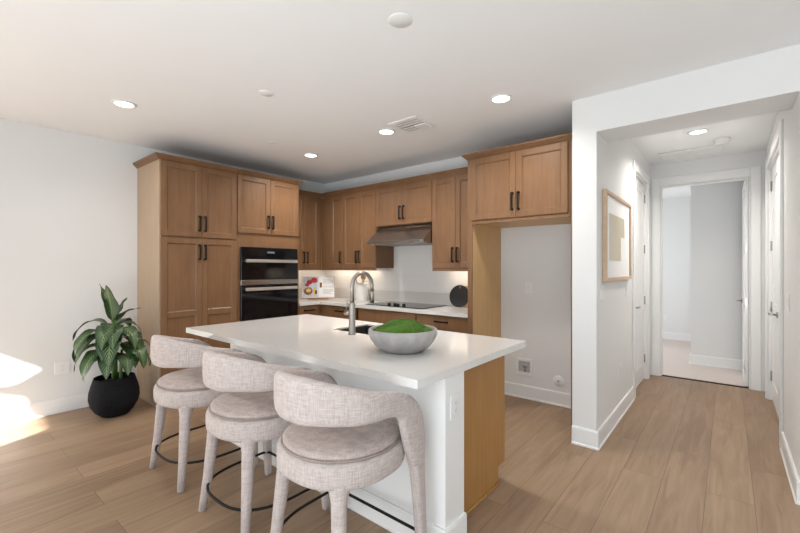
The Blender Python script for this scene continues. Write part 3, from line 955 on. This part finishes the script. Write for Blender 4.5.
# ------------------------------------------------------------------ potted plant
pl = thing('potted_plant', 'dumb cane plant with streaked leaves in a round charcoal pot', 'plant', (-4.53, 1.19, 0))
MB().lathe([(.0, .0), (.085, .0), (.11, .006), (.155, .05), (.190, .11), (.203, .17), (.200, .23), (.186, .29), (.168, .345), (.163, .365), (.155, .365), (.152, .35), (.155, .31), (.0, .31)], 56, caps=False).build('pot', M['pot'], pl)
MB().lathe([(.0, .322), (.08, .32), (.152, .312)], 32, caps=False).build('soil', M['soil'], pl)
stems = [((.02, -.015), (.025, -.02), .86), ((-.035, .02), (-.02, .015), .76), ((.06, .03), (.05, .045), .62)]
for (x, y), (x2, y2), h in stems:
    MB().tube([(x, y, .30), ((x+x2)/2, (y+y2)/2, .5), (x2, y2, h)], [.015, .014, .009], 10).build('stem', M['stem'], pl)

def leaf(base, az, rise, L, Wd, droop, pet, roll=0.0):
    """petiole from base going up/out, then a blade that arches over"""
    m = MB()
    d = Vector((math.cos(az), math.sin(az), 0))
    side = Vector((-math.sin(az), math.cos(az), 0))
    p0 = Vector(base)
    el = rise
    p1 = p0 + (d*math.cos(el)+Vector((0, 0, 1))*math.sin(el))*pet
    m.tube([p0, (p0+p1)/2+Vector((0, 0, .012)), p1], [.006, .005, .004], 8, mat=M['stem'])
    nseg, nw = 12, 8
    rows, uvs = [], []
    p = p1.copy(); ang = el
    for i in range(nseg+1):
        v = i/nseg
        w = Wd*(math.sin(PI*min(1, v**.72))**.85)*(1-.25*v) if 0 < v < 1 else .001
        tdir = d*math.cos(ang)+Vector((0, 0, 1))*math.sin(ang)
        nrm = -d*math.sin(ang)+Vector((0, 0, 1))*math.cos(ang)
        row, ur = [], []
        for j in range(nw+1):
            u = j/nw*2-1
            fold = abs(u)*w*.28 - (u*u)*w*.14
            wav = .006*math.sin(v*14+u*2)*abs(u)
            sd_ = (side*math.cos(roll)+nrm*math.sin(roll))
            row.append(p + sd_*(u*w) + nrm*(fold+wav))
            ur.append(((u+1)/2, v))
        rows.append(row); uvs.append(ur)
        p = p + tdir*(L/nseg)
        ang -= droop/nseg*(1.65-1.3*v)
    m.grid(rows, mat=M['leaf'], uvs=uvs)
    o = m.build('leaf', None, pl)
    return o
rl = random.Random(11)
tops = [Vector((x2, y2, h)) for _, (x2, y2), h in stems]
specs = [  # stem, base z, az deg, rise deg, length, half width, droop deg, petiole
    (0, .84, -50, 84, .34, .075, 12, .06), (0, .84, 220, 80, .36, .07, 14, .06), (0, .82, 40, 62, .36, .055, 55, .08), (0, .83, 100, 75, .30, .06, 20, .08),
    (0, .80, -30, 35, .36, .085, 108, .05), (0, .82, 245, 48, .36, .085, 120, .05), (0, .80, 75, 45, .36, .075, 125, .06), (1, .74, 180, 50, .36, .08, 120, .08),
    (0, .76, 20, 40, .36, .08, 122, .07), (1, .70, 285, 35, .38, .095, 108, .06), (0, .72, -20, 22, .40, .095, 104, .06), (1, .70, 240, 40, .38, .09, 125, .09),
    (0, .70, 50, 38, .38, .085, 125, .09), (2, .60, 80, 38, .36, .08, 125, .10), (1, .62, 262, 25, .36, .09, 108, .08), (2, .60, 20, 30, .34, .085, 115, .08),
    (0, .62, -60, 10, .34, .085, 90, .08), (1, .56, 215, 25, .32, .08, 110, .10), (2, .54, -5, 30, .30, .08, 118, .08), (2, .52, 62, 25, .30, .075, 110, .10),
    (0, .80, -15, 40, .36, .09, 118, .04), (1, .72, -35, 30, .36, .09, 112, .06), (1, .64, 15, 25, .36, .09, 112, .08), (0, .58, -25, 20, .33, .085, 105, .06), (0, .66, 225, 30, .38, .09, 112, .10), (0, .68, 35, 30, .38, .09, 112, .10),
    (1, .52, 280, 20, .30, .08, 108, .08), (1, .66, 140, 40, .34, .08, 115, .10), (0, .78, 140, 50, .34, .075, 105, .08), (0, .76, -75, 30, .36, .085, 112, .08)]
for s, bz_, az, rise, L, Wd, dr, pet in specs:
    x2, y2 = stems[s][1]
    if 30 < az < 115: L *= .74
    leaf((x2, y2, min(bz_, stems[s][2]-.01)), math.radians(az), math.radians(rise), L*1.04, Wd*1.03, math.radians(dr), pet)

# ------------------------------------------------------------------ things on the back worktop
# cookbook on a stand, turned towards the room
bk_r = math.radians(49)      # front (-y local) faces camera
bc = (-4.635, 3.725, ctop+.001)
stand = thing('book_stand', 'small wooden stand propping the open cookbook in the counter corner', 'stand', bc, bk_r)
tilt = math.radians(14)
def tl(x, y, z):   # tilted frame: board leans back
    x, z = x*1.07, z*1.15
    return Vector((x, .02+z*math.sin(tilt)+y*math.cos(tilt), .012+z*math.cos(tilt)-y*math.sin(tilt)))
def tbox(m, a, b, mat=None):
    t = bmesh.new(); bmesh.ops.create_cube(t, size=1)
    for v in t.verts:
        q = [(a[i]+b[i])/2+v.co[i]*(b[i]-a[i]) for i in range(3)]
        v.co = tl(*q)
    m.merge(t, mat)
m = MB(); tbox(m, (-.15, .016, .0), (.15, .026, .26)); m.build('back_board', M['spoon'], stand)
m = MB(); m.box((-.15, -.035, .0), (.15, .06, .011), .002); m.box((-.15, -.04, .011), (.15, -.033, .024), .001); m.build('ledge', M['spoon'], stand)
m = MB(); m.tube([(0, .085, .2), (0, .15, .009)], .006, 8); m.build('prop', M['spoon'], stand)
bk = thing('cookbook', 'open cookbook with a fruit photograph and a page of text', 'book', bc, bk_r)
m = MB(); tbox(m, (-.222, .012, .008), (.222, .0155, .292)); m.build('cover', M['ink'], bk)
pg = []
for s in (-1, 1):
    rows = []
    for i in range(9):
        u = i/8
        x = s*(.003+.214*u)
        y = -.010*math.sin(PI*min(1, u*1.15+.1)) + .006*u
        rows.append([tl(x, y, .012), tl(x, y, .288)])
    back = [[tl(s*(.003+.214*i/8), .0115, .012), tl(s*(.003+.214*i/8), .0115, .288)] for i in range(9)]
    m = MB()
    loop = [a+b[::-1] for a, b in zip(rows, back)]
    m.grid(loop, closed_v=True, cap=True, smooth=False)
    pg.append(m.build('page_block', M['paper'], bk))
def mark(x0, x1, z0, z1, mat, name, par, round_=False):
    m = MB()
    s = 1 if x0 > 0 else -1
    def yy(x):
        u = (abs(x)-.003)/.214
        return -.010*math.sin(PI*min(1, u*1.15+.1)) + .006*u - .0007
    if round_:
        cx, cz, rx, rz = (x0+x1)/2, (z0+z1)/2, (x1-x0)/2, (z1-z0)/2
        rows = []
        for rr in (1, .66, .33, .01):
            rows.append([tl(cx+rx*rr*math.cos(2*PI*k/20), yy(cx+rx*rr*math.cos(2*PI*k/20)), cz+rz*rr*math.sin(2*PI*k/20)) for k in range(20)])
        m.grid(rows, closed_v=True)
    else:
        rows = []
        for i in range(7):
            x = x0+(x1-x0)*i/6
            rows.append([tl(x, yy(x), z0), tl(x, yy(x), z1)])
        m.grid(rows)
    return m.build(name, mat, par)
ph = mark(-.205, -.01, .02, .28, M['photo_blue'], 'photograph', pg[0])
def spot(cx, cz, rx, rz, mat, nm, k=0):
    o = mark(cx-rx, cx+rx, cz-rz, cz+rz, mat, nm, pg[0], True)
    for v in o.data.vertices:
        v.co += Vector((0, -.0006*(1+k), 0))
    return o
spot(-.055, .235, .045, .036, M['red'], 'printed_fruit'); spot(-.12, .21, .04, .03, M['red'], 'printed_fruit'); spot(-.15, .175, .03, .02, M['red'], 'printed_fruit')
spot(-.135, .095, .060, .050, M['brown'], 'printed_dish'); spot(-.13, .105, .035, .025, M['yellow'], 'printed_dish', 1); spot(-.05, .09, .018, .05, M['yellow'], 'printed_glass'); spot(-.03, .08, .014, .03, M['black'], 'printed_bottle', 1)
m = MB()
txt = []
for k in range(14):
    z = .245-k*.0145
    if k in (5, 8): continue
    w = .135 if k % 4 else .10
    o = mark(.065, .065+w, z, z+.005, M['ink'], 'text', pg[1])
    txt.append(o)
# join the printed lines into one text part
me_b = bmesh.new()
for o in txt: me_b.from_mesh(o.data)
for o in txt[1:]: bpy.data.objects.remove(o)
me_b.to_mesh(txt[0].data); me_b.free()
o = mark(.018, .05, .14, .205, M['brown'], 'picture', pg[1])

# utensil crock
cr = thing('utensil_crock', 'tall white ceramic crock of wooden spoons behind the faucet', 'crock', (-4.01, 4.0, ctop+.0005))
MB().lathe([(.0, .0), (.078, .0), (.085, .006), (.087, .24), (.083, .25), (.077, .245), (.077, .02), (.0, .02)], 40, caps=False).build('body', M['ceramic'], cr)
for k, (dx, dy, L, lab) in enumerate(((-.13, -.015, .31, 'wooden spoon leaning left out of the white crock'), (.0, .015, .33, 'wooden spoon standing upright in the white crock'), (.055, -.01, .325, 'wooden spoon leaning right out of the white crock'))):
    s = thing('wooden_spoon', lab, 'spoon', (-4.01+.02*(k-1), 4.0, ctop+.024), 0, 'wooden spoons in the white crock')
    q = Vector((dx*.55, dy, L-.05)); 
    e = Vector((dx*.75, dy, L))
    MB().tube([(0, 0, 0), q], [.007, .008], 8).build('handle', M['spoon'], s)
    m = MB(); 
    t = bmesh.new(); bmesh.ops.create_uvsphere(t, u_segments=16, v_segments=10, radius=1)
    for v in t.verts: v.co = Vector((v.co.x*.032, v.co.y*.011, v.co.z*.034))+e-Vector((0, 0, .02))
    m.merge(t, smooth=True); m.build('spoon_bowl', M['spoon'], s)

# round black board and wooden board leaning on the upstand
rb = thing('round_board', 'round black board with a hanging hole leaning at the fridge panel end', 'board', (-2.455, 4.04, ctop))
tb = math.radians(12)
m = MB()
n = 48; rr_ = .132
outer = [(rr_*math.cos(2*PI*k/n), .0, rr_+rr_*math.sin(2*PI*k/n)) for k in range(n)]
hole = [(.0+.011*math.cos(2*PI*k/14), .0, rr_*1.76+.011*math.sin(2*PI*k/14)) for k in range(14)]
m.poly(outer, .012, (0, 1, 0), holes=(hole,))
for v in m.bm.verts:
    x, y, z = v.co; v.co = Vector((x, y*math.cos(tb)+z*math.sin(tb), z*math.cos(tb)-y*math.sin(tb)+.003))
m.build('disc', M['black'], rb)
m = MB()
m.tube([(0, -.004, rr_*1.76+.016), (0, .005, rr_*1.76+.02)], .0035, 6)
for v in m.bm.verts:
    x, y, z = v.co; v.co = Vector((x, y*math.cos(tb)+z*math.sin(tb), z*math.cos(tb)-y*math.sin(tb)+.003))
m.build('hanging_ring', M['white'], rb)
wb = MB()
wb.box((-.10, .016, 0), (.13, .032, .255), .006, seg=2)
for v in wb.bm.verts:
    x, y, z = v.co; v.co = Vector((x-2.37, 4.045+y*math.cos(tb)+z*math.sin(tb), ctop+.004+z*math.cos(tb)-y*math.sin(tb)))
o = wb.build('cutting_board', M['board']); tag(o, 'pale wooden cutting board standing behind the round black board', 'board')

# ------------------------------------------------------------------ wall fittings
def plate(name, label, cat, loc, rz, w=.075, h=.12, kind='outlet', group=None):
    """front looks to local -y"""
    t = thing(name, label, cat, loc, rz, group)
    MB().box((-w/2, -.006, -h/2), (w/2, -.0005, h/2), .002).build('plate', M['white'], t)
    if kind == 'outlet':
        m = MB(); m.box((-.017, -.0085, -.034), (.017, -.0062, .034), .001)
        r = m.build('receptacle', M['white'], t)
        m = MB()
        for z in (-.018, .018):
            for s in (-1, 1): m.box((s*.006-.0013, -.0092, z-.004), (s*.006+.0013, -.0087, z+.004))
            m.box((-.002, -.0092, z-.012), (.002, -.0087, z-.009))
        m.build('slots', M['greyslot'], r)
    else:
        k = max(1, int(round(w/.06)))
        for i in range(k):
            x = (i-(k-1)/2)*.046
            MB().box((x-.016, -.0095, -.033), (x+.016, -.0062, .033), .002).build('rocker', M['white'], t)
    return t
plate('wall_outlet', 'white outlet plate low on the wall left of the plant', 'outlet', (XL, .885, .43), R90, .115, .125)
plate('wall_outlet', 'white outlet plate on the end of the island knee wall', 'outlet', (PX1, 1.705, .715), R90, .085, .125)
plate('wall_outlet', 'white outlet plate high inside the empty fridge recess', 'outlet', (-1.644, YB, 1.185), 0, .08, .12)
plate('wall_outlet', 'white outlet plate low on the hall wall under the framed print', 'outlet', (HL, 4.24, .43), R90, .075, .12)
plate('wall_outlet', 'white outlet plate low on the far bedroom wall', 'outlet', (-.97, 9.3, .42), 0, .115, .12)
plate('light_switch', 'white rocker switch plate on the hall wall below the print', 'switch', (HL, 3.50, 1.20), R90, .12, .12, 'switch')
plate('light_switch', 'small white switch plate on the hall wall between print and door', 'switch', (HL, 4.50, 1.18), R90, .075, .12, 'switch')
plate('light_switch', 'white switch plate on the right hall wall near the opening', 'switch', (HR, 3.88, 1.16), -R90, .075, .12, 'switch')

wbx = thing('valve_box', 'recessed white water valve box low in the fridge recess', 'valve box', (-1.69, YB, .335))
m = MB()
for a, b in (((-.09, -.012, -.09), (-.065, -.001, .09)), ((.065, -.012, -.09), (.09, -.001, .09)), ((-.065, -.012, .06), (.065, -.001, .09)), ((-.065, -.012, -.09), (.065, -.001, -.055))):
    m.box(a, b, .002)
m.build('frame', M['white'], wbx)
MB().box((-.065, -.004, -.055), (.065, -.0005, .06)).build('recess', M['ink'], wbx)
m = MB(); m.tube([(.01, -.012, -.05), (.01, -.012, .0)], .008, 10); m.tube([(-.012, -.014, .005), (.034, -.014, .005)], .009, 10)
m.build('valve', M['steel'], wbx)
rp = thing('round_wall_plate', 'round white wall plate with a cord hole low in the fridge recess', 'plate', (-1.33, YB, .25))
m = MB(); m.lathe([(.052, 0), (.052, .008), (.046, .014), (.0, .015)], 32)
o = m.build('disc', M['white'], rp); o.rotation_euler = (PI/2, 0, 0)
MB().lathe([(.01, .0155), (.01, .017), (.0, .017)], 14).build('hole', M['greyslot'], o)

# framed print on the hall wall
pf = thing('framed_print', 'oak framed abstract print with beige shapes on the hall wall', 'picture', (HL+.001, 4.06, 1.665), R90)
w2, h2, fw_ = .535, .375, .03
m = MB()
m.box((-w2, -.032, -h2), (-w2+fw_, 0, h2), .002); m.box((w2-fw_, -.032, -h2), (w2, 0, h2), .002)
m.box((-w2+fw_, -.032, h2-fw_), (w2-fw_, 0, h2), .002); m.box((-w2+fw_, -.032, -h2), (w2-fw_, 0, -h2+fw_), .002)
m.build('frame', M['frame'], pf)
mt = MB().box((-w2+fw_+.0005, -.014, -h2+fw_+.0005), (w2-fw_-.0005, -.004, h2-fw_-.0005)).build('mat_board', M['mat'], pf)
m = MB()
m.box((-.36, -.0155, -.20), (.10, -.0143, .20)); m.box((.10, -.0155, .02), (.26, -.0143, .20))
m.build('artwork', M['art'], mt)

# ------------------------------------------------------------------ ceiling fittings
dl = None
lights = [(-3.79, 1.06, 'recessed ceiling light nearest the left wall, above the plant side'), (-1.38, 2.92, 'recessed ceiling light in front of the fridge cabinet'),
          (-2.585, 2.92, 'recessed ceiling light right beside the square ceiling vent'), (-3.82, 2.96, 'recessed ceiling light in front of the oven cabinet'),
          (-.225, 4.87, 'recessed ceiling light inside the hall')]
for i, (x, y, lab) in enumerate(lights):
    t = thing('ceiling_light', lab, 'light', (x, y, ZC), 0, 'recessed ceiling lights')
    MB().lathe([(.088, -.0005), (.088, -.004), (.080, -.008), (.068, -.010), (.066, -.004), (.066, -.0005)], 40, caps=False).build('trim_ring', M['white'], t)
    MB().lathe([(.0658, -.004), (.04, -.006), (.0, -.0065)], 32, caps=False).build('lens', M['led'], t)
    light('downlight', 'AREA', (0, 0, -.014), (5, 9, 13, 14, 17)[i], (1.0, .95, .89), (0, 0, 0), t, shape='DISK', size=.13, spread=math.radians(145))

def cover(label, x, y, r=.062):
    o = MB().lathe([(r, -.0005), (r, -.003), (r-.004, -.006), (.0, -.0065)], 36, (0, 0, 0), caps=False).build('ceiling_cover', M['white'])
    o.location = (x, y, ZC); tag(o, label, 'cover', 'flat cover discs on the ceiling')
cover('flat white cover disc on the ceiling nearest the camera', -1.36, 1.65, .066)
cover('flat white cover disc on the ceiling above the stools', -2.72, 1.69, .055)
cover('small grey white cover disc on the ceiling near the oven cabinet', -3.74, 2.40, .042)

vt = thing('ceiling_vent', 'square white ceiling air vent between the recessed lights', 'vent', (-2.27, 2.93, ZC))
m = MB(); s = .165
for a, b in (((-s, -s), (-s+.03, s)), ((s-.03, -s), (s, s)), ((-s+.03, -s), (s-.03, -s+.03)), ((-s+.03, s-.03), (s-.03, s))):
    m.box((a[0], a[1], -.012), (b[0], b[1], -.0005), .003)
m.build('frame', M['white'], vt)
MB().box((-s+.03, -s+.03, -.004), (s-.03, s-.03, -.0005)).build('duct', M['greyslot'], vt)
for k in range(6):
    m = MB(); y = -s+.045+k*.048
    if k < 3:
        m.box((-s+.03, y-.016, -.010), (s-.03, y+.010, -.006))
    else:
        m.box((-s+.03, y-.010, -.012), (.0, y+.016, -.008))
    m.build('slat', M['white'], vt)
MB().box((.012, .01, -.02), (s-.03, s-.03, -.006), .002).build('deflector', M['white'], vt)

v2 = thing('return_vent', 'wide white return air grille in the hall ceiling', 'vent', (-.34, 5.66, ZC))
m = MB(); a_, b_ = .30, .13
m.box((-a_, -b_, -.020), (a_, -b_+.02, -.0005), .003); m.box((-a_, b_-.02, -.020), (a_, b_, -.0005), .003); m.box((-a_, -b_+.02, -.020), (-a_+.02, b_-.02, -.0005), .003); m.box((a_-.02, -b_+.02, -.020), (a_, b_-.02, -.0005), .003); m.box((-.012, -b_+.02, -.020), (.012, b_-.02, -.0005), .002)
m.build('frame', M['white'], v2)
MB().box((-a_+.02, -b_+.02, -.003), (a_-.02, b_-.02, -.0005)).build('duct', M['greyslot'], v2)
m = MB()
for k in range(12):
    y = -b_+.03+k*.018
    m.box((-a_+.02, y-.006, -.016), (-.012, y+.006, -.010)); m.box((.012, y-.006, -.016), (a_-.02, y+.006, -.010))
m.build('louvres', M['white'], v2)
sm = thing('smoke_detector', 'round white smoke detector on the hall ceiling', 'detector', (-.05, 5.31, ZC))
MB().lathe([(.065, -.0005), (.068, -.012), (.066, -.018), (.0, -.018)], 36, caps=False).build('base', M['white'], sm)
MB().lathe([(.058, -.0185), (.058, -.040), (.050, -.052), (.0, -.054)], 36, caps=False).build('sensor_cap', M['white'], sm)
